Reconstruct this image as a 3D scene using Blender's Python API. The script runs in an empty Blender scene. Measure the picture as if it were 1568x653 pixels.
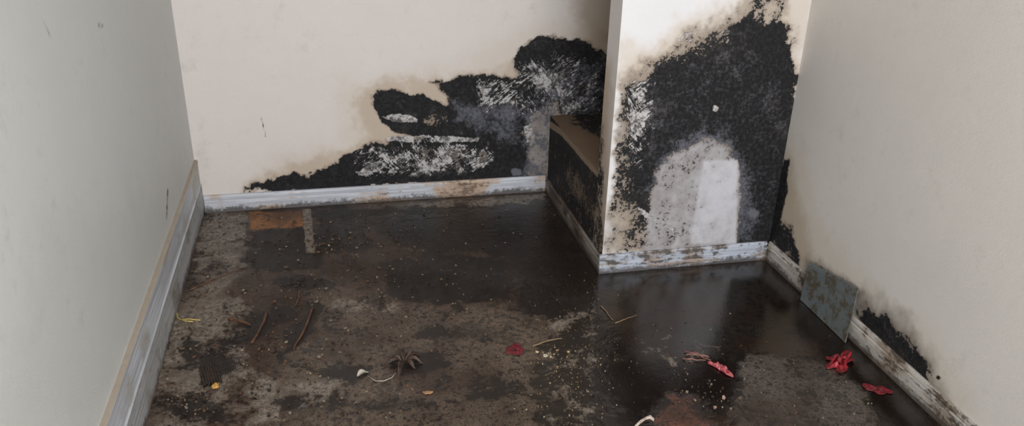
import bpy, math, random, bmesh
import numpy as np
from mathutils import Vector, Matrix
random.seed(4); rng=np.random.default_rng(7)
sc=bpy.context.scene
sc.view_settings.view_transform='Standard'
try: sc.view_settings.look='None'
except Exception: pass

# ---------------- camera calibration (measured vanishing points, 1568 px wide sheet) -------------
F=1255.; CX,CY=784.,326.5; H=1.6
d=np.array([-79,2734,F]); d/=np.linalg.norm(d)
Dp=np.array([-308,-591,F]); Dp/=np.linalg.norm(Dp)
Xc=np.cross(d,Dp); Xc/=np.linalg.norm(Xc)
Dc=np.cross(Xc,d); Dc/=np.linalg.norm(Dc)
cam=bpy.data.cameras.new('camera'); co=bpy.data.objects.new('camera',cam); sc.collection.objects.link(co)
cam.sensor_width=36; cam.lens=F/1568*36; cam.clip_start=0.02
R=Matrix(((Xc[0],-Xc[1],-Xc[2]),(Dc[0],-Dc[1],-Dc[2]),(-d[0],d[1],d[2])))
co.matrix_world=Matrix.Translation((0,0,H))@R.to_4x4()
sc.camera=co
def up(px,py,ax,val):
    """survey point seen at (px,py) located on the plane axis=val"""
    r=np.array([px-CX,py-CY,F]); w=np.array([r@Xc,r@Dc,-(r@d)]); o=np.array([0,0,H])
    return o+w*((val-o[ax])/w[ax])
def fl(px,py,z=0.): return up(px,py,2,z)
# room dimensions (m)
XL,XR,YB,YP,XP=-0.607,1.768,3.634,2.772,1.029
YF=-1.6; CH=2.45; PT=0.125; LH=0.39

# ---------------- painting helpers ----------------
tab=[rng.random((64,64)) for _ in range(8)]
def vn(P,s,k=0):
    q=P*s+17.3*k; i=np.floor(q).astype(int); f=q-i; f=f*f*(3-2*f); t=tab[k%8]
    a=t[i[:,0]%64,i[:,1]%64];b=t[(i[:,0]+1)%64,i[:,1]%64];c=t[i[:,0]%64,(i[:,1]+1)%64];e=t[(i[:,0]+1)%64,(i[:,1]+1)%64]
    return (a*(1-f[:,0])+b*f[:,0])*(1-f[:,1])+(c*(1-f[:,0])+e*f[:,0])*f[:,1]
def fbm(P,s,k=0,o=4):
    r=0;a=.5;t=0
    for j in range(o): r=r+a*vn(P,s*2**j,k+j); t+=a; a*=.66
    return r/t
def sdf(P,poly):
    poly=np.asarray(poly); n=len(poly); dd=np.full(len(P),1e9); ins=np.zeros(len(P),bool)
    for i in range(n):
        a=poly[i]; b=poly[(i+1)%n]; e=b-a; w=P-a
        t=np.clip((w@e)/(e@e+1e-12),0,1); q=w-t[:,None]*e; dd=np.minimum(dd,(q*q).sum(1))
        c=((a[1]<=P[:,1])!=(b[1]<=P[:,1]))
        if abs(e[1])>1e-12: ins^= c & (P[:,0]<a[0]+(P[:,1]-a[1])*e[0]/e[1])
    dd=np.sqrt(dd); return np.where(ins,dd,-dd)
IDX={0:(1,2),1:(0,2),2:(0,1)}
def paint(V,fields,layers,ax,val):
    P=V[:,IDX[ax]]
    W=np.stack([fbm(P,17,1,5)-.5,fbm(P,17,3,5)-.5],1)*3.8
    for L in layers:
        name,value,poly,soft,warp=L[:5]; al=L[5] if len(L)>5 else 1.
        q=np.array([up(x,y,ax,val)[list(IDX[ax])] for x,y in poly])
        m0=soft+warp*1.9+.01
        box=(P[:,0]>q[:,0].min()-m0)&(P[:,0]<q[:,0].max()+m0)&(P[:,1]>q[:,1].min()-m0)&(P[:,1]<q[:,1].max()+m0)
        ii=np.nonzero(box)[0]
        if len(ii)==0: continue
        s=sdf(P[ii]+W[ii]*warp,q); m=np.clip((s+soft)/(2*soft),0,1); m=m*m*(3-2*m)*al
        if name=='col': fields['col'][ii]=fields['col'][ii]*(1-m[:,None])+np.array(value)*m[:,None]
        else: fields[name][ii]=fields[name][ii]*(1-m)+value*m
def ell(cx,cy,rx,ry,n=14,rot=0):
    c,s=math.cos(rot),math.sin(rot)
    return [(cx+rx*math.cos(t)*c-ry*math.sin(t)*s,cy+rx*math.cos(t)*s+ry*math.sin(t)*c) for t in [2*math.pi*i/n for i in range(n)]]

# ---------------- mesh helpers ----------------
def cuts(a,b,fa=None,fb=None,st=.006,co_=.15):
    def seg(x,y,s):
        n=max(1,int(round((y-x)/s))); return list(np.linspace(x,y,n+1))
    if fa is None: return seg(a,b,100)
    fa=max(a,fa); fb=min(b,fb); r=[]
    if fa>a+1e-6: r+=seg(a,fa,co_)[:-1]
    r+=seg(fa,fb,st)
    if fb<b-1e-6: r+=seg(fb,b,co_)[1:]
    return r
def mkmesh(name,V,Q):
    me=bpy.data.meshes.new(name); V=np.asarray(V,np.float32); Q=np.asarray(Q,np.int32)
    me.vertices.add(len(V)); me.vertices.foreach_set('co',V.ravel())
    me.loops.add(Q.size); me.loops.foreach_set('vertex_index',Q.ravel())
    me.polygons.add(len(Q)); me.polygons.foreach_set('loop_start',np.arange(0,Q.size,4,dtype=np.int32))
    me.update(calc_edges=True); me.validate(); return me
def link(name,me,mat):
    o=bpy.data.objects.new(name,me); sc.collection.objects.link(o)
    if mat: me.materials.append(mat)
    return o
def paintbox(name,mn,mx,mat,fine,base,layers):
    """solid box, chosen faces finely meshed; fine={(axis,side):(ucuts,vcuts)}, layers={(axis,side):list}"""
    Vs=[];Qs=[];off=0;fs={k:[] for k in('col','mold_and_refl','scrape_and_refl','haze','wet')}
    for ax in range(3):
        for side in(0,1):
            u,v=IDX[ax]; key=(ax,side)
            cu,cv=fine.get(key,([mn[u],mx[u]],[mn[v],mx[v]]))
            U,W=np.meshgrid(cu,cv,indexing='ij'); n=U.size; V=np.zeros((n,3)); V[:,u]=U.ravel();V[:,v]=W.ravel();V[:,ax]=(mn,mx)[side][ax]
            nu,nv=len(cu),len(cv); I=np.arange(n).reshape(nu,nv)
            Q=np.stack([I[:-1,:-1].ravel(),I[1:,:-1].ravel(),I[1:,1:].ravel(),I[:-1,1:].ravel()],1)
            flip=(side==0)^(ax==1)
            if flip: Q=Q[:,::-1]
            f={k:np.full(n,float(base.get(k,-1.))) for k in('mold_and_refl','scrape_and_refl')}
            f['haze']=np.zeros(n); f['wet']=np.full(n,float(base.get('wet',0)))
            c=np.array(base['col']); P=V[:,[u,v]]
            f['col']=np.tile(c,(n,1))*(1+.05*(fbm(P,2.2,2)-.5))[:,None]
            if key in layers: paint(V,f,layers[key],ax,V[0,ax])
            for k in fs: fs[k].append(f[k])
            Vs.append(V);Qs.append(Q+off);off+=n
    me=mkmesh(name,np.concatenate(Vs),np.concatenate(Qs))
    for k in('mold_and_refl','scrape_and_refl','haze','wet'):
        a=me.attributes.new(k,'FLOAT','POINT'); a.data.foreach_set('value',np.concatenate(fs[k]).astype(np.float32))
    c=np.concatenate(fs['col']); c=np.concatenate([c,np.ones((len(c),1))],1)
    a=me.attributes.new('col','FLOAT_COLOR','POINT'); a.data.foreach_set('color',c.astype(np.float32).ravel())
    return link(name,me,mat)

# ---------------- shader helpers ----------------
class G:
    def __init__(s,name):
        s.m=bpy.data.materials.new(name); s.m.use_nodes=True; s.t=s.m.node_tree; s.b=s.t.nodes['Principled BSDF']
        s.tc=s.t.nodes.new('ShaderNodeTexCoord').outputs['Object']
    def put(s,sock,v):
        if hasattr(v,'links'): s.t.links.new(v,sock)
        else:
            if hasattr(sock.default_value,'__len__') and len(sock.default_value)==4 and len(v)==3: v=(*v,1)
            sock.default_value=v
    def B(s,k,v): s.put(s.b.inputs[k],v)
    def attr(s,n,col=False):
        a=s.t.nodes.new('ShaderNodeAttribute'); a.attribute_name=n; return a.outputs['Color' if col else 'Fac']
    def noise(s,sc_,det=4,ro=.6,vec=None,dist=0):
        n=s.t.nodes.new('ShaderNodeTexNoise'); s.put(n.inputs['Vector'],vec or s.tc)
        n.inputs['Scale'].default_value=sc_;n.inputs['Detail'].default_value=det;n.inputs['Roughness'].default_value=ro;n.inputs['Distortion'].default_value=dist
        return n.outputs['Fac']
    def vor(s,sc_,feat='F1',vec=None):
        n=s.t.nodes.new('ShaderNodeTexVoronoi'); n.feature=feat; s.put(n.inputs['Vector'],vec or s.tc); n.inputs['Scale'].default_value=sc_
        return n.outputs['Distance']
    def map(s,scale,rot=(0,0,0),loc=(0,0,0),vec=None):
        n=s.t.nodes.new('ShaderNodeMapping'); s.put(n.inputs['Vector'],vec or s.tc); n.inputs['Scale'].default_value=scale; n.inputs['Rotation'].default_value=rot;n.inputs['Location'].default_value=loc
        return n.outputs[0]
    def M(s,op,a,b=0.,c=0.,cl=False):
        n=s.t.nodes.new('ShaderNodeMath'); n.operation=op; n.use_clamp=cl
        s.put(n.inputs[0],a);s.put(n.inputs[1],b);s.put(n.inputs[2],c); return n.outputs[0]
    def ss(s,v,a,b,lo=0.,hi=1.):
        n=s.t.nodes.new('ShaderNodeMapRange'); n.interpolation_type='SMOOTHSTEP'; s.put(n.inputs['Value'],v)
        n.inputs['From Min'].default_value=a;n.inputs['From Max'].default_value=b;n.inputs['To Min'].default_value=lo;n.inputs['To Max'].default_value=hi
        return n.outputs[0]
    def mix(s,f,a,b,mode='MIX'):
        n=s.t.nodes.new('ShaderNodeMix'); n.data_type='RGBA'; n.blend_type=mode
        s.put(n.inputs[0],f); s.put(n.inputs[6],a); s.put(n.inputs[7],b); return n.outputs[2]
    def cen(s,n,k): return s.M('MULTIPLY',s.M('SUBTRACT',n,.5),k)
    def add(s,*a):
        r=a[0]
        for x in a[1:]: r=s.M('ADD',r,x)
        return r
    def mul(s,a,b): return s.M('MULTIPLY',a,b)
    def bump(s,h,st,dist=.002):
        n=s.t.nodes.new('ShaderNodeBump'); n.inputs['Strength'].default_value=st;n.inputs['Distance'].default_value=dist; s.put(n.inputs['Height'],h); s.B('Normal',n.outputs[0])

def wall_mat(name,rotax):
    g=G(name)
    n1=g.noise(17,8,.68); n2=g.noise(70,5,.65); n3=g.noise(230,2,.6); nb=g.noise(4,5,.65)
    nn=g.add(g.cen(n1,3.4),g.cen(n2,3.2),g.cen(n3,1.2))
    mo=g.attr('mold_and_refl')
    Dm=g.M('ADD',mo,nn)
    m=g.ss(Dm,.34,.60)
    def rm(a,scale): 
        rot=(0,a,0) if rotax=='y' else (a,0,0)
        return g.map(scale,vec=g.map((1,1,1),rot))
    stA=g.noise(1,7,.66,rm(.50,(20,20,70)),1.3)
    stB=g.noise(1,7,.66,rm(-1.0,(22,22,75)),1.3)
    stC=g.noise(1,2,.5,rm(.75,(9,9,210)),.3)
    patch=g.noise(8,6,.65)
    sel=g.ss(g.noise(5.5,3,.6),.44,.56)
    st=g.add(g.mul(stA,sel),g.mul(stB,g.M('SUBTRACT',1.,sel)))
    sfield=g.add(g.attr('scrape_and_refl'),g.mul(m,.32),g.cen(st,4.8),g.cen(stC,1.2),g.cen(patch,3.6),g.cen(n2,.8))
    s=g.ss(sfield,.62,.90)
    col=g.attr('col',True)
    mot=g.add(1.,g.cen(nb,.10),g.cen(n2,.05))
    base=g.mix(1.,col,g.mix(1,(1,1,1),mot,'MULTIPLY'),'MULTIPLY')
    bloom=g.ss(g.add(mo,g.cen(n1,2.0),g.cen(nb,1.6)),-.90,.75,0,.74)
    base=g.mix(bloom,base,(.14,.105,.08))
    hz=g.add(g.attr('haze'),g.cen(nb,1.4),g.cen(n1,1.8),g.cen(n2,1.8),g.cen(n3,1.2))
    hm=g.ss(hz,.20,1.25)
    mc=g.mix(g.ss(n2,.38,.68),(.0030,.0032,.0042),(.017,.017,.019))
    mc=g.mix(g.ss(g.add(nb,g.cen(n1,.8)),.52,.75,0,.6),mc,(.036,.029,.024))
    mc=g.mix(g.mul(hm,.8),mc,(.145,.15,.18))
    c=g.mix(m,base,mc)
    sc1=g.mix(g.ss(g.add(n2,g.cen(n3,.5),g.cen(n1,1.4)),.34,.62),(.10,.095,.095),(.58,.56,.56))
    c=g.mix(g.mul(s,.88),c,sc1)
    g.B('Base Color',c); g.B('Roughness',g.ss(m,0,1,.60,.72)); g.B('IOR',1.40)
    hgt=g.add(g.mul(n3,.35),g.mul(m,.5),g.mul(g.mul(m,n2),2.2),g.mul(s,-.7))
    g.bump(hgt,.50,.0025)
    return g.m
mwx=wall_mat('moldy_painted_plaster','y'); mwy=wall_mat('moldy_painted_plaster_side','x')

def floor_mat():
    g=G('wet_grimy_concrete')
    n1=g.noise(8,9,.70,dist=.6); n2=g.noise(48,6,.7); n3=g.noise(210,2,.6); nl=g.noise(2.6,7,.62)
    nn=g.add(g.cen(n1,4.4),g.cen(n2,3.2),g.cen(n3,1.0),g.cen(nl,1.6))
    wet=g.attr('wet'); dry=g.M('SUBTRACT',1.05,wet)
    col=g.attr('col',True)
    k=g.add(1.05,g.cen(n1,4.6),g.cen(n2,5.0),g.cen(n3,2.4))
    k=g.M('MAXIMUM',k,.12)
    base=g.mix(1.,col,g.mix(1,(1,1,1),k,'MULTIPLY'),'MULTIPLY')
    base=g.mix(g.ss(g.add(nl,g.cen(n2,.5),g.cen(n1,.5)),.47,.62,0,.70),base,(.034,.0140,.0065))
    mf=g.M('ADD',g.attr('mold_and_refl'),nn)
    m=g.ss(mf,.28,.74)
    s=g.ss(g.M('SUBTRACT',g.attr('scrape_and_refl'),nn),.26,.86)
    c=g.mix(g.M('MULTIPLY',s,.84),base,g.mix(g.ss(g.add(n2,g.cen(n3,.5)),.33,.66),(.080,.061,.046),(.33,.285,.235)))
    c=g.mix(g.M('MULTIPLY',m,.93),c,(.0085,.005,.0032))
    v=g.vor(150); grit=g.M('MULTIPLY',g.ss(v,.08,.18,1,0),g.ss(g.noise(6,6,.7),.51,.62))
    grit=g.M('MULTIPLY',grit,g.ss(wet,.6,1.,.45,.45))
    c=g.mix(grit,c,(.24,.19,.13))
    g.B('Base Color',c); g.B('IOR',g.ss(wet,.3,1,1.38,1.68))
    pud=g.ss(g.add(nl,g.cen(n1,.9)),.40,.56)
    r=g.add(g.ss(wet,0,1,.58,.025),g.mul(g.cen(n1,1.2),dry),g.mul(pud,g.mul(dry,-.46)),g.mul(grit,.2))
    g.B('Roughness',g.M('MAXIMUM',r,.025))
    h=g.mul(g.add(g.mul(n2,1.4),g.mul(n1,2.0),g.mul(n3,.4),g.mul(s,.25)),g.M('MAXIMUM',dry,.05))
    g.bump(h,.85,.008)
    return g.m
mfl=floor_mat()

def board_mat(name,axis,paint_=(.60,.63,.70),stain=(.34,.21,.10),amt=.5,dirt=.5,dark=(.03,.025,.02)):
    g=G(name)
    sx=(2.2,90,90) if axis=='x' else (90,2.2,90)
    st=g.noise(1,6,.65,g.map(sx)); sx2=(9,40,60) if axis=='x' else (40,9,60)
    st2=g.noise(1,7,.75,g.map(sx2,loc=(3,1,2)),.6); n2=g.noise(45,6,.7); nb=g.noise(4,3,.6)
    sep=g.t.nodes.new('ShaderNodeSeparateXYZ'); g.put(sep.inputs[0],g.tc); z=sep.outputs['Z']
    c=g.mix(g.ss(st,.35,.65),tuple(x*.70 for x in paint_),tuple(min(1,x*1.1) for x in paint_))
    c=g.mix(g.ss(g.add(st,g.cen(nb,1.6)),.58-amt*.14,.70-amt*.1,0,.75),c,stain)
    c=g.mix(g.ss(g.add(st2,g.cen(nb,.9),g.cen(n2,.7)),.64-dirt*.14,.72-dirt*.10,0,.85),c,dark)
    low=g.M('MULTIPLY',g.ss(g.add(z,g.cen(n2,.08),g.cen(nb,.08)),.002,.028,1,0),.85)
    c=g.mix(low,c,(.04,.027,.018))
    g.B('Base Color',c); g.B('Roughness',.45); g.bump(g.M('ADD',st,n2),.4,.002); return g.m
mb_back=board_mat('stained_white_skirting','x',(.58,.61,.68),(.44,.28,.15),.9,.55,(.13,.09,.065))
mb_part=board_mat('stained_white_skirting_b','x',(.50,.55,.64),(.30,.20,.12),.8,.95,(.05,.045,.04))
mb_left=board_mat('dusty_skirting','y',(.41,.42,.43),(.25,.225,.185),.5,.7,(.15,.135,.12))
mb_right=board_mat('weathered_skirting','y',(.52,.49,.45),(.22,.16,.11),.9,1.05,(.05,.04,.03))
mb_ledge=board_mat('rotten_skirting','y',(.24,.215,.19),(.10,.06,.035),.8,.9)

# ---------------- walls ----------------
WHITE=(.68,.64,.615)
TAN=(.44,.34,.24)
bk=[
 ('col',(.62,.55,.48),[(520,130),(700,100),(800,40),(930,30),(930,200),(840,275),(360,296),(420,240),(520,215)],.08,.03,.65),
 ('col',TAN,[(545,165),(575,128),(690,118),(770,105),(940,50),(940,200),(838,275),(370,292),(430,255),(520,232),(560,212)],.035,.03,.62),
 ('col',(.30,.23,.15),[(875,-60),(990,-60),(990,90),(915,80),(890,55)],.06,.02,.65),  # tan stain, with the partition's alcove shadow painted into the color
 ('mold_and_refl',1.8,[(372,291),(400,280),(432,266),(470,268),(500,257),(522,242),(560,226),(600,214),(640,212),(672,208),(693,200),(690,168),(690,150),(664,126),(700,119),(760,114),(796,119),(792,104),(783,92),(795,74),(822,58),(860,55),(893,62),(940,88),(940,185),(848,188),(838,275),(760,278),(600,284),(480,292)],.022,.018),
 ('mold_and_refl',1.8,[(569,150),(580,139),(604,138),(642,146),(672,153),(692,168),(697,205),(650,209),(604,202),(582,186),(574,165)],.015,.014),
 ('col',(.34,.335,.35),[(796,165),(852,140),(870,185),(850,280),(796,275)],.03,.02,.9),
 ('mold_and_refl',.30,[(806,172),(852,150),(862,185),(842,275),(800,272),(808,235),(800,205)],.03,.02),
 ('haze',1.1,[(806,172),(852,150),(862,185),(842,275),(800,272),(808,235),(800,205)],.04,.02),
 ('mold_and_refl',.9,[(645,222),(700,219),(755,226),(745,248),(700,264),(650,262),(640,240)],.025,.02),
 ('scrape_and_refl',1.3,[(592,209),(650,207),(735,211),(732,217),(640,219),(594,216)],.006,.005),
 ('scrape_and_refl',1.2,[(582,177),(610,174),(640,182),(638,189),(600,186)],.007,.005),
 ('mold_and_refl',.6,ell(667,181,22,14),.03,.015),
 ('scrape_and_refl',.25,[(795,88),(850,76),(905,85),(925,110),(925,175),(860,180),(800,170),(790,130)],.03,.03),
 ('scrape_and_refl',.50,[(720,120),(797,120),(800,165),(735,165)],.03,.03),
 ('scrape_and_refl',.50,[(545,232),(640,218),(755,222),(758,252),(700,270),(545,275)],.03,.03),
 ('scrape_and_refl',1.3,[(540,264),(572,260),(560,273)],.006,.005),
 ('scrape_and_refl',1.5,[(799,192),(812,190),(820,212),(806,218)],.010,.008),
 ('haze',1.0,[(695,152),(740,158),(750,190),(735,205),(700,185)],.04,.02),
 ('haze',.75,[(740,160),(800,165),(800,215),(770,228),(735,205)],.05,.02),
 ('haze',.70,[(820,100),(925,90),(925,185),(860,185),(810,160)],.05,.02),
 ('mold_and_refl',1.7,[(742,215),(798,212),(806,240),(796,262),(745,268),(700,272),(755,245)],.02,.01),
 ('mold_and_refl',1.5,[(806,240),(812,250),(806,266),(790,268),(785,255)],.01,.005),
 ('haze',1.5,ell(790,264,8,6),.008,.002),
 ('mold_and_refl',.8,[(399,180),(401,180),(408,212),(406,210)],.003,.001),
]
paintbox('wall_back',(XL-.1,YB,-.1),(XR+.1,YB+.12,CH),mwx,{(1,0):(cuts(XL-.1,XR+.1,XL,XR,.005),cuts(-.1,CH,0,1.4,.005))},{'col':WHITE},{(1,0):bk})
arch=[(1046,224),(1066,211),(1092,209),(1114,220),(1128,240),(1134,262),(1138,300),(1133,345),(1126,390),(986,394),(988,330),(992,290),(1006,258),(1028,236)]
pf=[
 ('col',(.72,.72,.74),[(930,-40),(1260,-40),(1180,380),(915,392)],.05,.0,1.),
 ('col',(.58,.50,.41),[(945,60),(1000,75),(1030,35),(1120,10),(1140,-30),(1260,-30),(1175,375),(930,388),(942,250)],.05,.03,.7),
 ('col',(.46,.38,.29),[(950,115),(1010,70),(1090,40),(1130,5),(1150,-10),(1210,-5),(1222,130),(1185,375),(930,385),(945,250)],.025,.02,.5),
 ('mold_and_refl',.25,[(950,118),(1000,85),(1050,50),(1100,30),(1130,5),(1150,-12),(1212,-12),(1214,60),(1220,135),(1190,380),(930,390),(938,250)],.03,.025,.9),
 ('mold_and_refl',1.8,[(966,132),(990,122),(1005,108),(1024,98),(1052,84),(1087,68),(1112,50),(1130,35),(1148,20),(1166,36),(1202,30),(1208,60),(1211,110),(1216,135),(1212,200),(1201,300),(1188,378),(1130,380),(992,388),(985,350),(972,320),(966,290),(964,250),(966,200),(967,160)],.024,.022),
 ('mold_and_refl',.75,[(945,140),(970,130),(980,200),(978,300),(990,330),(985,386),(950,388),(935,300),(945,220)],.025,.015,.6),
 ('mold_and_refl',.70,[(1015,92),(1085,55),(1130,35),(1110,75),(1050,105)],.03,.02,.8),
 ('mold_and_refl',.0,[(918,330),(960,325),(962,384),(918,387)],.03,.01,.8),
 ('haze',.60,ell(1100,150,55,50),.08,.02),
 ('haze',.2,[(985,110),(1200,70),(1205,330),(1140,370),(1140,220),(990,250)],.05,.02),
 ('haze',.95,[(985,290),(1035,215),(1085,198),(1125,215),(1150,260),(1158,370),(1120,375),(1120,250),(1060,240)],.045,.02,.9),
 ('mold_and_refl',.0,arch,.032,.014),
 ('col',(.45,.45,.48),arch,.03,.010),
 ('mold_and_refl',-.5,[(1078,247),(1131,244),(1127,372),(1056,374)],.010,.002),
 ('col',(.54,.54,.59),[(1077,247),(1131,244),(1127,372),(1030,376)],.010,.002,.9),
 ('scrape_and_refl',.45,[(952,130),(1000,110),(1000,200),(985,260),(948,250)],.04,.02),
 ('scrape_and_refl',1.2,[(975,318),(985,322),(1040,352),(1030,356),(980,330)],.006,.004),
 ('scrape_and_refl',.2,[(1030,60),(1120,30),(1130,60),(1060,90)],.03,.02),
 ('scrape_and_refl',1.7,ell(1096,166,5,5),.006,.002),
 ('haze',1.2,ell(1153,327,8,6),.01,.002),
]
pl=[('mold_and_refl',.75,[(905,190),(925,190),(925,400),(905,400)],.05,.03,.9),('col',TAN,[(900,100),(935,100),(930,400),(900,400)],.06,.02,.8)]
paintbox('wall_partition',(XP,YP,0),(XR,YP+PT,CH),mwx,{(1,0):(cuts(XP,XR,XP,XR,.005),cuts(0,CH,0,1.4,.005)),(0,0):(cuts(YP,YP+PT,YP,YP+PT,.008),cuts(0,CH,0,1.4,.008))},{'col':WHITE},{(1,0):pf,(0,0):pl})
# boxed ledge behind the partition
lf=[('mold_and_refl',.95,[(820,150),(930,150),(930,430),(820,430)],.02,.02),
    ('scrape_and_refl',-1.,[(820,150),(930,150),(930,430),(820,430)],.02,.02),
    ('col',(.26,.19,.13),[(840,182),(858,196),(920,266),(920,282),(860,212),(840,196)],.004,.001),
    ('mold_and_refl',-.6,[(840,184),(858,196),(920,266),(920,278),(860,208),(840,194)],.004,.002),
    ('mold_and_refl',.45,[(870,250),(915,320),(915,350),(868,280)],.03,.02)]
lt=[('mold_and_refl',-.3,[(840,178),(930,170),(930,280),(890,260)],.02,.02),('mold_and_refl',.9,[(875,176),(930,172),(925,208),(885,198)],.03,.03)]
paintbox('boxed_pipe_ledge',(XP,YP+PT,0),(XR,YB,LH),mwy,{(0,0):(cuts(YP+PT,YB,YP+PT,YB,.006),cuts(0,LH,0,LH,.004)),(2,1):(cuts(XP,XR,XP,XR,.008),cuts(YP+PT,YB,YP+PT,YB,.008))},{'col':(.175,.115,.07)},{(0,0):lf,(2,1):lt})
# right wall
rw=[
 ('col',(.58,.52,.44),[(1200,200),(1235,230),(1250,330),(1300,400),(1350,460),(1430,520),(1480,600),(1500,680),(1180,400)],.07,.03,.6),
 ('col',(.40,.32,.22),[(1200,225),(1212,240),(1220,300),(1238,350),(1245,420),(1180,390)],.04,.02,.7),
 ('mold_and_refl',1.5,[(1200,240),(1208,242),(1205,290),(1195,340),(1200,362),(1185,375),(1170,372)],.015,.012),
 ('mold_and_refl',.9,[(1195,335),(1212,345),(1220,372),(1226,400),(1230,420),(1175,385)],.022,.016),
 ('col',(.22,.20,.175),[(1300,448),(1345,456),(1388,488),(1428,550),(1445,606),(1310,510)],.05,.03,.8),
 ('mold_and_refl',1.25,[(1314,470),(1345,478),(1370,498),(1394,524),(1416,552),(1430,600),(1380,562),(1310,508)],.030,.022),
 ('mold_and_refl',.45,[(1232,385),(1310,435),(1332,475),(1320,500),(1232,430)],.03,.02,.8),
 ('mold_and_refl',.6,[(1410,575),(1425,585),(1480,640),(1465,645),(1410,598)],.02,.01,.9),
 ('mold_and_refl',1.3,ell(1437,579,3.5,3.5),.004,.001),
]
paintbox('wall_right',(XR,YF,-.1),(XR+.12,YB,CH),mwy,{(0,0):(cuts(YF,YB,1.2,2.8,.006),cuts(-.1,CH,0,1.35,.008))},{'col':(.64,.61,.575)},{(0,0):rw})
lw=[('mold_and_refl',.5,[(256,288),(258,290),(256,338),(254,336)],.003,.001),
    ('mold_and_refl',.3,[(150,35),(160,38),(158,42),(150,40)],.004,.002),('mold_and_refl',.25,[(60,20),(64,24),(80,60),(76,58)],.004,.002),
    ('col',(.50,.50,.47),[(60,330),(210,300),(280,240),(303,250),(140,660),(0,700)],.1,.05,.35)]
paintbox('wall_left',(XL-.12,YF,-.1),(XL,YB,CH),mwy,{(0,1):(cuts(YF,YB,1.2,YB,.008),cuts(-.1,CH,0,1.6,.01))},{'col':(.60,.615,.605)},{(0,1):lw})
paintbox('ceiling',(XL-.12,YF,CH),(XR+.12,YB+.12,CH+.1),mwx,{},{'col':(.75,.74,.72)},{})

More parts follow.
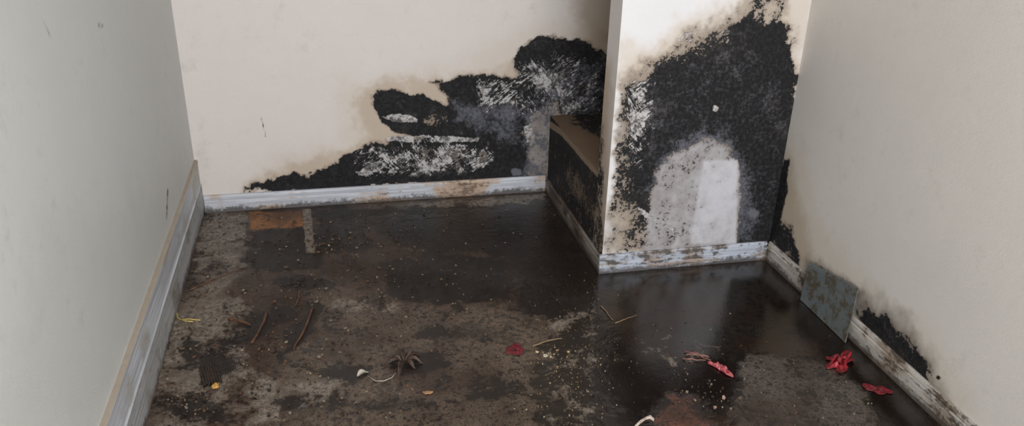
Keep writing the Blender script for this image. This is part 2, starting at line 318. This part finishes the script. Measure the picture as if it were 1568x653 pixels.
# ---------------- floor ----------------
BR=(.060,.036,.023)
fo=[
 ('col',(.105,.077,.056),[(470,440),(590,465),(780,475),(870,510),(908,540),(908,680),(430,680),(420,560)],.10,.06,.9),  # lighter floor color with the back wall's pale reflection painted in
 ('scrape_and_refl',.50,[(312,322),(378,322),(372,365),(380,415),(345,440),(400,470),(380,520),(400,560),(440,590),(430,680),(215,680),(235,600),(262,520),(290,420)],.08,.05,.9),
 ('col',(.15,.12,.095),[(312,322),(378,322),(374,400),(340,460),(330,520),(300,600),(280,680),(215,680),(262,520),(290,420)],.06,.04,.8),
 ('scrape_and_refl',1.8,[(313,325),(335,324),(330,395),(302,415)],.03,.02),
 ('scrape_and_refl',2.4,[(347,331),(378,329),(372,375),(352,382)],.010,.005),
 ('scrape_and_refl',1.2,[(265,480),(330,470),(320,520),(255,560),(245,600),(235,600)],.03,.03),
 ('scrape_and_refl',1.4,ell(350,470,20,12),.03,.02),('scrape_and_refl',1.3,[(395,570),(425,590),(430,640),(405,640)],.03,.03),
 ('scrape_and_refl',1.,ell(300,610,20,20),.04,.03),('scrape_and_refl',.7,ell(480,600,40,16),.05,.04),('scrape_and_refl',.6,ell(560,470,70,12),.05,.04),
 ('mold_and_refl',1.3,[(384,354),(560,345),(565,380),(480,392),(380,412)],.035,.03),
 ('mold_and_refl',.9,[(480,322),(640,318),(830,312),(830,330),(600,350),(482,350)],.03,.03),
 ('col',(.27,.115,.034),[(380,325),(462,322),(465,347),(384,352)],.010,.008),
 ('mold_and_refl',-.25,[(380,325),(462,322),(465,347),(384,352)],.02,.012),
 ('scrape_and_refl',-1.4,[(380,325),(462,322),(465,347),(384,352)],.012,.008),
 ('wet',.4,[(370,320),(482,318),(484,392),(370,392)],.02,.01),
 ('scrape_and_refl',2.3,[(463,320),(475,320),(482,388),(470,388)],.006,.004),
 ('mold_and_refl',-1.,[(463,320),(475,320),(482,388),(470,388)],.006,.004),
 ('col',(.11,.09,.075),[(500,316),(838,297),(835,316),(700,330),(520,345)],.02,.02,.9),
 ('scrape_and_refl',1.,[(600,314),(838,297),(832,308),(700,320)],.03,.03),
 ('mold_and_refl',1.25,[(592,408),(640,392),(700,390),(770,398),(785,430),(775,460),(690,465),(640,460),(590,455)],.03,.03),  # dark patch painted as the reflection of the moldy back wall
 ('mold_and_refl',.9,[(560,345),(700,335),(838,305),(915,415),(905,500),(840,490),(790,480),(785,430),(745,385),(640,388)],.05,.04),
 ('mold_and_refl',1.6,[(838,300),(915,415),(905,412),(850,380),(825,330)],.03,.02),  # black shape painted as the reflection of the ledge side
 ('mold_and_refl',.8,[(900,420),(930,417),(960,680),(830,680),(810,560),(860,500)],.05,.05),
 ('col',(.018,.014,.011),[(915,417),(1172,398),(1240,430),(1500,700),(925,700)],.03,.02),
 ('wet',1.,[(895,400),(1172,390),(1500,640),(1500,720),(905,720)],.06,.03),
 ('wet',.84,[(838,296),(915,412),(900,470),(800,440),(680,410),(560,400),(520,345),(760,310)],.08,.05),
 ('wet',.68,[(500,430),(700,470),(780,475),(900,500),(905,620),(640,640),(480,640),(440,560)],.10,.06,.9),
 ('mold_and_refl',2.,ell(975,605,42,48),.03,.03),  # round near-black patch
 ('mold_and_refl',1.4,[(1172,400),(1235,440),(1310,520),(1440,653),(1390,653),(1290,560),(1200,480)],.03,.03),
 ('mold_and_refl',1.3,[(1020,560),(1120,540),(1130,600),(1060,640)],.04,.04),
 ('col',(.080,.066,.055),[(1140,545),(1240,540),(1330,600),(1360,680),(1130,680),(1120,600)],.02,.02,.9),  # reflection of partition and right wall painted as lighter brown-gray
 ('wet',.82,[(1140,545),(1240,540),(1330,600),(1360,680),(1130,680),(1120,600)],.02,.02,.9),
 ('scrape_and_refl',.1,[(930,500),(1100,520),(1120,600),(1000,560),(930,560)],.05,.05),
 ('scrape_and_refl',.40,[(820,470),(905,480),(915,680),(850,680),(840,560)],.05,.05),
 ('scrape_and_refl',1.2,[(904,425),(912,425),(911,680),(901,680)],.010,.006,.8),  # pale streak painted in where the partition's left edge is reflected
 ('col',(.13,.050,.03),[(1005,618),(1050,614),(1085,640),(1080,690),(1000,690)],.04,.05),
 ('mold_and_refl',.1,[(1005,618),(1050,614),(1085,640),(1080,690),(1000,690)],.05,.05),
 ('wet',.75,[(1005,618),(1050,614),(1085,640),(1080,690),(1000,690)],.05,.04),
 ('mold_and_refl',1.5,ell(530,575,30,14),.04,.03),('mold_and_refl',1.1,ell(330,560,40,20),.04,.03),
 ('mold_and_refl',1.6,ell(322,573,17,20),.012,.010),
 ('mold_and_refl',1.6,ell(460,432,34,9),.03,.02),('mold_and_refl',1.3,ell(430,400,60,14),.04,.03),('mold_and_refl',1.4,ell(460,505,50,7,rot=-1.0),.03,.02),
 ('mold_and_refl',1.3,ell(400,500,60,14,rot=-.5),.04,.03),('mold_and_refl',1.2,ell(640,555,45,18),.04,.03),('mold_and_refl',1.1,ell(300,630,40,14),.04,.03),
 ('mold_and_refl',1.1,ell(480,620,60,10),.04,.03),('mold_and_refl',.9,ell(700,510,60,12),.05,.04),('mold_and_refl',1.2,ell(285,540,14,20),.03,.03),
 ('mold_and_refl',1.0,ell(600,620,80,10),.05,.04),('mold_and_refl',.9,ell(760,600,40,14),.05,.04),
]
paintbox('floor',(XL-.12,YF,-.1),(XR+.12,YB+.12,0),mfl,{(2,1):(cuts(XL-.12,XR+.12,XL,XR,.006),cuts(YF,YB+.12,1.4,YB,.006))},{'col':BR,'wet':.45,'mold_and_refl':.12,'scrape_and_refl':-.48},{(2,1):fo})

# ---------------- skirting boards ----------------
def board(name,prof,axis,a,b,plane,sgn,mat):
    """prof: list of (offset from wall, z); extruded along axis"""
    n=24; V=[];Fc=[]
    for i in range(n+1):
        t=a+(b-a)*i/n
        for (o,z) in prof:
            V.append((t,plane+sgn*o,z) if axis=='x' else (plane+sgn*o,t,z))
    k=len(prof)
    for i in range(n):
        for j in range(k):
            j2=(j+1)%k; Fc.append((i*k+j,i*k+j2,(i+1)*k+j2,(i+1)*k+j))
    Fc.append(tuple(range(k))); Fc.append(tuple(n*k+j for j in range(k))[::-1])
    me=bpy.data.meshes.new(name); me.from_pydata(V,[],Fc); me.update()
    o=link(name,me,mat)
    bm=bmesh.new(); bm.from_mesh(me); bmesh.ops.recalc_face_normals(bm,faces=bm.faces); bm.to_mesh(me); bm.free()
    return o
def prof(h,t=.013): return [(0,0),(t,0),(t,h*.74),(t-.003,h*.76),(t-.002,h*.86),(t-.004,h*.97),(t-.008,h),(0,h)]
T=.013
board('baseboard_back',prof(.083),'x',XL+.02,XP-T,YB,-1,mb_back)
board('baseboard_partition',prof(.083),'x',XP-T,XR-T,YP,-1,mb_part)
board('baseboard_right',prof(.086),'y',YF,YP-T,XR,-1,mb_right)
board('baseboard_ledge',prof(.070),'y',YP,YB-T,XP,-1,mb_ledge)
pr=[(0,0),(.016,0),(.016,.135),(.012,.142),(.013,.235),(.015,.244),(.015,.250),(.011,.256),(0,.256)]
bl=board('baseboard_left',pr,'y',YF,YB,XL,1,mb_left)
capm=G('dusty_edge_paint'); capm.B('Base Color',capm.mix(capm.noise(30,5),(.32,.27,.21),(.45,.40,.33))); capm.B('Roughness',.7)
upm=board_mat('bluish_white_skirting','y',(.56,.59,.64),(.42,.39,.33),.3,.15,(.3,.28,.25))
bl.data.materials.append(capm.m); bl.data.materials.append(upm)
for p in bl.data.polygons:
    z=p.center[2]
    if z>.2475: p.material_index=1
    elif z>.137: p.material_index=2

# ---------------- small things ----------------
def simple(name,c1,c2,sc_=40,ro=.6,stretch=None,bump=.4):
    g=G(name); n=g.noise(sc_,6,.65,g.map(stretch) if stretch else None)
    g.B('Base Color',g.mix(g.ss(n,.35,.65),c1,c2)); g.B('Roughness',ro); g.bump(n,bump,.002); return g.m
def obj(name,V,Fc,mat,smooth=False):
    me=bpy.data.meshes.new(name); me.from_pydata([tuple(map(float,v)) for v in V],[],Fc); me.update()
    if smooth:
        for p in me.polygons: p.use_smooth=True
    return link(name,me,mat)
def tube(pts,r0,r1,seg=7,V=None,Fc=None,jit=0.):
    V=[] if V is None else V; Fc=[] if Fc is None else Fc; off=len(V); n=len(pts)
    for i,p in enumerate(pts):
        p=Vector(p); t=(Vector(pts[min(i+1,n-1)])-Vector(pts[max(i-1,0)])).normalized()
        s=t.cross(Vector((0,0,1))); s=s.normalized() if s.length>1e-4 else Vector((1,0,0)); u=s.cross(t)
        r=(r0+(r1-r0)*i/(n-1))*(1+random.uniform(-jit,jit))
        for j in range(seg):
            a=2*math.pi*j/seg; V.append(tuple(p+s*math.cos(a)*r+u*math.sin(a)*r))
    for i in range(n-1):
        for j in range(seg):
            j2=(j+1)%seg; Fc.append((off+i*seg+j,off+i*seg+j2,off+(i+1)*seg+j2,off+(i+1)*seg+j))
    Fc.append(tuple(off+j for j in range(seg))[::-1]); Fc.append(tuple(off+(n-1)*seg+j for j in range(seg)))
    return V,Fc
KEEP=[]   # spots already taken by an object: (x,y,radius)
def stick(name,a,b,r,mat,bend=.006):
    A=fl(*a);B=fl(*b); n=9; pts=[]
    for i in range(n):
        t=i/(n-1); p=A+(B-A)*t; s=np.array([-(B-A)[1],(B-A)[0],0]); s=s/np.linalg.norm(s)
        p=p+s*bend*math.sin(t*3.1)+s*random.uniform(-.0015,.0015); p[2]=r*1.05; pts.append(p); KEEP.append((p[0],p[1],.022))
    V,Fc=tube(pts,r,r*.6,7,jit=.12); return obj(name,V,Fc,mat,True)
wood=simple('wet_brown_twig',(.05,.02,.01),(.15,.07,.035),60,.4)
tanw=simple('tan_twig',(.16,.11,.06),(.26,.19,.11),60,.5)
stick('fallen_stick',(409,482),(385,528),.006,wood)
stick('fallen_stick',(479,474),(449,537),.005,wood)
stick('fallen_stick',(350,492),(384,500),.006,wood)
stick('fallen_stick',(290,446),(372,412),.003,wood)
stick('fallen_stick',(815,532),(860,520),.003,tanw)
stick('fallen_stick',(920,470),(938,492),.003,tanw,.002)
stick('fallen_stick',(942,496),(975,484),.002,tanw,.002)
stick('fallen_stick',(458,448),(452,470),.004,wood)

def crumple(name,cx,cy,rx,ry,h,mat,seed=0,petals=0,rot=0.,fold=6.,thin=.0015):
    """crumpled sheet lying on the floor"""
    r_=np.random.default_rng(seed); C=fl(cx,cy); nr,na=12,48; V=[];Fc=[]
    KEEP.append((C[0],C[1],max(rx,ry)*1.35+.01))
    ph=r_.random(8)*6.28
    for i in range(nr+1):
        for j in range(na):
            a=2*math.pi*j/na; q=i/nr
            edge=1+.16*math.sin(2*a+ph[0])+.12*math.sin(3*a+ph[1])+.10*math.sin(5*a+ph[2])+.05*math.sin(9*a+ph[3])
            if petals: edge*=.62+.45*abs(math.sin(petals*a/2+ph[4]))
            x=rx*q*edge*math.cos(a); y=ry*q*edge*math.sin(a)
            z=h*(.30+.35*math.sin(fold*a+ph[5]+q*5)*q+.30*math.sin(fold*1.7*q+ph[6]+2*math.cos(a))+.2*math.sin(11*a+ph[7]))*(1-.65*q*q)
            z=max(z,.0)+.0018
            X=x*math.cos(rot)-y*math.sin(rot);Y=x*math.sin(rot)+y*math.cos(rot)
            V.append((C[0]+X,C[1]+Y,z))
    for i in range(nr):
        for j in range(na):
            j2=(j+1)%na; Fc.append((i*na+j,(i+1)*na+j,(i+1)*na+j2,i*na+j2))
    o=obj(name,V,Fc,mat,True); s=o.modifiers.new('s','SOLIDIFY'); s.thickness=thin; s.offset=1; return o
red=simple('wet_red_cloth',(.07,.005,.008),(.34,.018,.03),50,.35)
dred=simple('dark_red_petal',(.08,.006,.010),(.20,.012,.022),50,.4)
pink=simple('pink_flower',(.30,.03,.05),(.55,.16,.17),60,.5)
leafm=simple('dead_leaf',(.028,.016,.012),(.10,.06,.042),60,.5)
crumple('red_rag',1286,556,.068,.040,.030,red,3,petals=5,rot=.4)
crumple('red_petal',788,537,.036,.026,.008,dred,5,rot=.3)
crumple('red_petal',1343,598,.040,.024,.006,dred,8,rot=-.5)
crumple('wilted_flower',1103,566,.018,.042,.018,pink,9,rot=.45,petals=3)
V=[];Fc=[]
for (a,b) in [((1048,540),(1086,552)),((1050,546),(1083,548)),((1060,541),(1088,556)),((1046,552),(1080,556))]:
    A=fl(*a);B=fl(*b); pts=[A+(B-A)*t/5+np.array([0,random.uniform(-.004,.004),.004+.006*math.sin(t)**2]) for t in range(6)]
    tube(pts,.0028,.0016,6,V,Fc); KEEP.append((A[0],A[1],.04)); KEEP.append((B[0],B[1],.04))
obj('flower_stems',V,Fc,simple('stem_pink_brown',(.14,.06,.05),(.28,.14,.12),60,.5),True)
def leaf(V,Fc,C,L,W,ang,curl,lift=.0):
    off=len(V); n=12
    for i in range(n+1):
        t=i/n; w=W*math.sin(math.pi*min(1,t*.96+.02))**.8*(1-.25*t)
        for k in (-1,-.5,0,.5,1):
            x=t*L; y=k*w*.5; z=lift+curl*abs(k)*math.sin(math.pi*t)+curl*.6*math.sin(t*4)+.001*math.sin(t*40+k*3)
            V.append((C[0]+x*math.cos(ang)-y*math.sin(ang),C[1]+x*math.sin(ang)+y*math.cos(ang),max(z,0)+.002))
    for i in range(n):
        for k in range(4):
            a=off+i*5+k; Fc.append((a,a+1,a+6,a+5))
V=[];Fc=[]; C=fl(618,556); KEEP.append((C[0],C[1],.10))
for i,a in enumerate([.1,.5,1.5,2.7,3.3,4.4,5.4,6.0]):
    leaf(V,Fc,C+np.array([math.cos(a)*.004,math.sin(a)*.004,0]),.050+.012*(i%3),.016,a,.012+.003*(i%2),.002*(i%3))
o=obj('dead_leaf_cluster',V,Fc,leafm,True); s=o.modifiers.new('s','SOLIDIFY'); s.thickness=.001; s.offset=1
pale=simple('pale_leaf_skin',(.30,.26,.21),(.52,.48,.42),60,.6)
V=[];Fc=[]; C=fl(547,578); KEEP.append((C[0],C[1],.06)); leaf(V,Fc,C,.042,.028,.5,.008)
pts=[fl(x,y,.003) for x,y in [(564,577),(575,584),(588,584),(600,579),(606,571)]]
for p in pts: KEEP.append((p[0],p[1],.03))
tube(pts,.0018,.0012,6,V,Fc); obj('pale_leaf',V,Fc,pale,True)
yel=simple('yellow_plastic',(.50,.38,.08),(.62,.52,.16),60,.5)
V=[];Fc=[]; pts=[fl(x,y,.0035) for x,y in [(268,468),(270,478),(272,487),(277,490),(290,489),(307,491)]]
for p in pts: KEEP.append((p[0],p[1],.04))
tube(pts,.0022,.0018,6,V,Fc); pts=[fl(x,y,.0035) for x,y in [(277,490),(284,492),(296,493)]]; tube(pts,.002,.0018,6,V,Fc)
obj('yellow_string',V,Fc,yel,True)
crumple('orange_peel_scrap',330,593,.012,.014,.008,simple('orange_scrap',(.45,.22,.05),(.62,.38,.10),60,.5),21)
crumple('orange_peel_scrap',655,603,.014,.009,.004,simple('tan_scrap',(.26,.14,.07),(.42,.25,.13)),22)
# flat corrugated scrap, half sunk in the dirt
V=[];Fc=[]; A=fl(304,562);B=fl(332,557);Cc=fl(312,592); n=40; e1=(B-A);e2=(Cc-A); K=(A+B+Cc)/3; KEEP.append((K[0],K[1],.09))
for i in range(n+1):
    for j in range(5):
        p=A+e1*i/n+e2*(j/4+.05*math.sin(i*.7)*(j in(0,4))); z=.0025+.0018*math.sin(i/n*2*math.pi*7); V.append((p[0],p[1],z))
for i in range(n):
    for j in range(4): a=i*5+j; Fc.append((a,a+1,a+6,a+5))
o=obj('corrugated_scrap',V,Fc,simple('dark_rust_plastic',(.018,.011,.008),(.06,.038,.026),60,.6)); s=o.modifiers.new('s','SOLIDIFY'); s.thickness=.001; s.offset=1
# curled pale bark strip at the near edge
V=[];Fc=[]; base=[(972,658),(980,651),(988,645),(995,643),(1001,647)]
for i,(x,y) in enumerate(base):
    p=fl(x,y); V+= [(p[0],p[1],.002),(p[0]+.003,p[1]+.007,.008+.003*(i%2))]; KEEP.append((p[0],p[1],.03))
for i in range(4): Fc.append((i*2,i*2+2,i*2+3,i*2+1))
o=obj('curled_bark_strip',V,Fc,simple('pale_bark',(.28,.20,.16),(.50,.42,.36),60,.6),True); s=o.modifiers.new('s','SOLIDIFY'); s.thickness=.0015

# loose tile leaning on the right skirting
out=[(2.425,.002),(2.448,.152),(2.300,.178),(2.155,.200),(2.140,.118),(2.122,.002)]
fr=[(XR-.045+(z/.2)*.028,y,z) for y,z in out]; bkv=[(x+.004,y,z+.001) for x,y,z in fr]
k=len(out); V=fr+bkv; Fc=[tuple(range(k)),tuple(range(k,2*k))[::-1]]+[(i,(i+1)%k,(i+1)%k+k,i+k) for i in range(k)]
gt=G('grimy_glazed_tile'); n1=gt.noise(16,7,.7); n2=gt.noise(70,5,.7)
gt.B('Base Color',gt.mix(gt.ss(gt.add(n1,gt.cen(n2,.6)),.46,.60),gt.mix(n2,(.065,.080,.086),(.17,.19,.19)),(.07,.055,.034))); gt.B('Roughness',gt.ss(n1,.4,.65,.08,.45)); gt.B('IOR',1.6)
o=obj('loose_tile',V,Fc,gt.m); b=o.modifiers.new('b','BEVEL'); b.width=.001; b.segments=2
bm=bmesh.new(); bm.from_mesh(o.data); bmesh.ops.recalc_face_normals(bm,faces=bm.faces); bm.to_mesh(o.data); bm.free()

# debris flakes : one object
V=[];Fc=[];cols=[]
def flake(px,py,r,c,h=.003):
    p=fl(px,py)
    if not(XL+.03<p[0]<XR-.06 and p[1]<YB-.03): return
    if p[0]>XP-.03 and p[1]>YP-.03: return
    for kx,ky,kr in KEEP:
        if (p[0]-kx)**2+(p[1]-ky)**2<(kr+r)**2: return
    n=random.randint(4,7); off=len(V); a0=random.random()*6; el=random.uniform(.35,1); ro=random.random()*3
    rr=[r*random.uniform(.5,1.) for _ in range(n)]; tl=(random.uniform(-.3,.3),random.uniform(-.3,.3))
    for lay in(0,1):
        for j in range(n):
            a=a0+j*6.283/n; x=rr[j]*math.cos(a);y=rr[j]*math.sin(a)*el
            X=x*math.cos(ro)-y*math.sin(ro);Y=x*math.sin(ro)+y*math.cos(ro)
            z=.0003 if lay==0 else h+abs(tl[0]*X+tl[1]*Y); V.append((p[0]+X,p[1]+Y,z)); cols.append(c)
    Fc.append(tuple(range(off,off+n))[::-1]); Fc.append(tuple(range(off+n,off+2*n)))
    for j in range(n): j2=(j+1)%n; Fc.append((off+j,off+j2,off+n+j2,off+n+j))
pal=[(.03,.015,.01),(.05,.03,.02),(.02,.012,.01),(.16,.12,.08),(.24,.19,.14),(.13,.07,.035),(.08,.05,.035),(.03,.018,.012)]
def cloud(cx,cy,sx,sy,n,r,pl_):
    for _ in range(n): flake(random.gauss(cx,sx),random.gauss(cy,sy),r*random.uniform(.3,1.3),random.choice(pl_),random.uniform(.001,.005))
cloud(420,500,110,80,420,.007,pal); cloud(640,420,120,50,220,.005,pal); cloud(600,560,160,60,260,.005,pal); cloud(520,365,110,20,160,.006,pal)
cloud(870,580,40,60,260,.003,[(.35,.30,.2),(.22,.17,.1),(.10,.07,.05),(.3,.2,.08)]); cloud(1000,540,60,50,80,.003,pal)
cloud(845,550,14,8,22,.005,[(.45,.36,.2),(.5,.45,.35),(.3,.2,.1)]); cloud(1180,620,90,40,130,.003,pal)
cloud(500,378,20,8,30,.010,[(.03,.02,.012),(.06,.035,.02),(.12,.07,.04)]); cloud(365,500,12,8,24,.010,pal[:3]); cloud(1085,600,35,25,60,.005,pal)
cloud(320,335,20,8,40,.007,pal); cloud(460,432,18,5,24,.010,pal[:3])
cloud(585,450,6,5,6,.006,pal[3:5]); cloud(350,520,60,60,200,.006,pal); cloud(1230,590,60,40,50,.003,pal); cloud(300,600,40,40,160,.006,pal)
for x,y,r,c in [(504,377,.010,(.45,.34,.18)),(508,383,.007,(.5,.38,.2)),(822,540,.008,(.6,.5,.3)),(835,546,.010,(.55,.5,.4)),(438,410,.014,(.10,.06,.04)),(870,540,.006,(.6,.45,.15)),(1108,610,.012,(.45,.3,.25)),(1095,625,.010,(.4,.25,.2)),(935,484,.010,(.3,.2,.1))]: flake(x,y,r,c)
me=bpy.data.meshes.new('debris_flakes'); me.from_pydata(V,[],Fc); me.update()
a=me.attributes.new('col','FLOAT_COLOR','POINT'); a.data.foreach_set('color',np.concatenate([np.array(cols),np.ones((len(cols),1))],1).astype(np.float32).ravel())
g=G('debris'); g.B('Base Color',g.attr('col',True)); g.B('Roughness',.6); link('debris_flakes',me,g.m)

# ---------------- light ----------------
w=bpy.data.worlds.new('world'); sc.world=w; w.use_nodes=True
w.node_tree.nodes['Background'].inputs[0].default_value=(.92,.96,1,1); w.node_tree.nodes['Background'].inputs[1].default_value=1.1
L=bpy.data.lights.new('window_daylight','AREA'); L.shape='RECTANGLE'; L.size=2.2; L.size_y=1.7; L.energy=112; L.color=(1,.985,.975)
lo=bpy.data.objects.new('window_daylight',L); sc.collection.objects.link(lo); lo.location=(.55,-1.3,1.55); lo.rotation_euler=(math.radians(86),0,0)
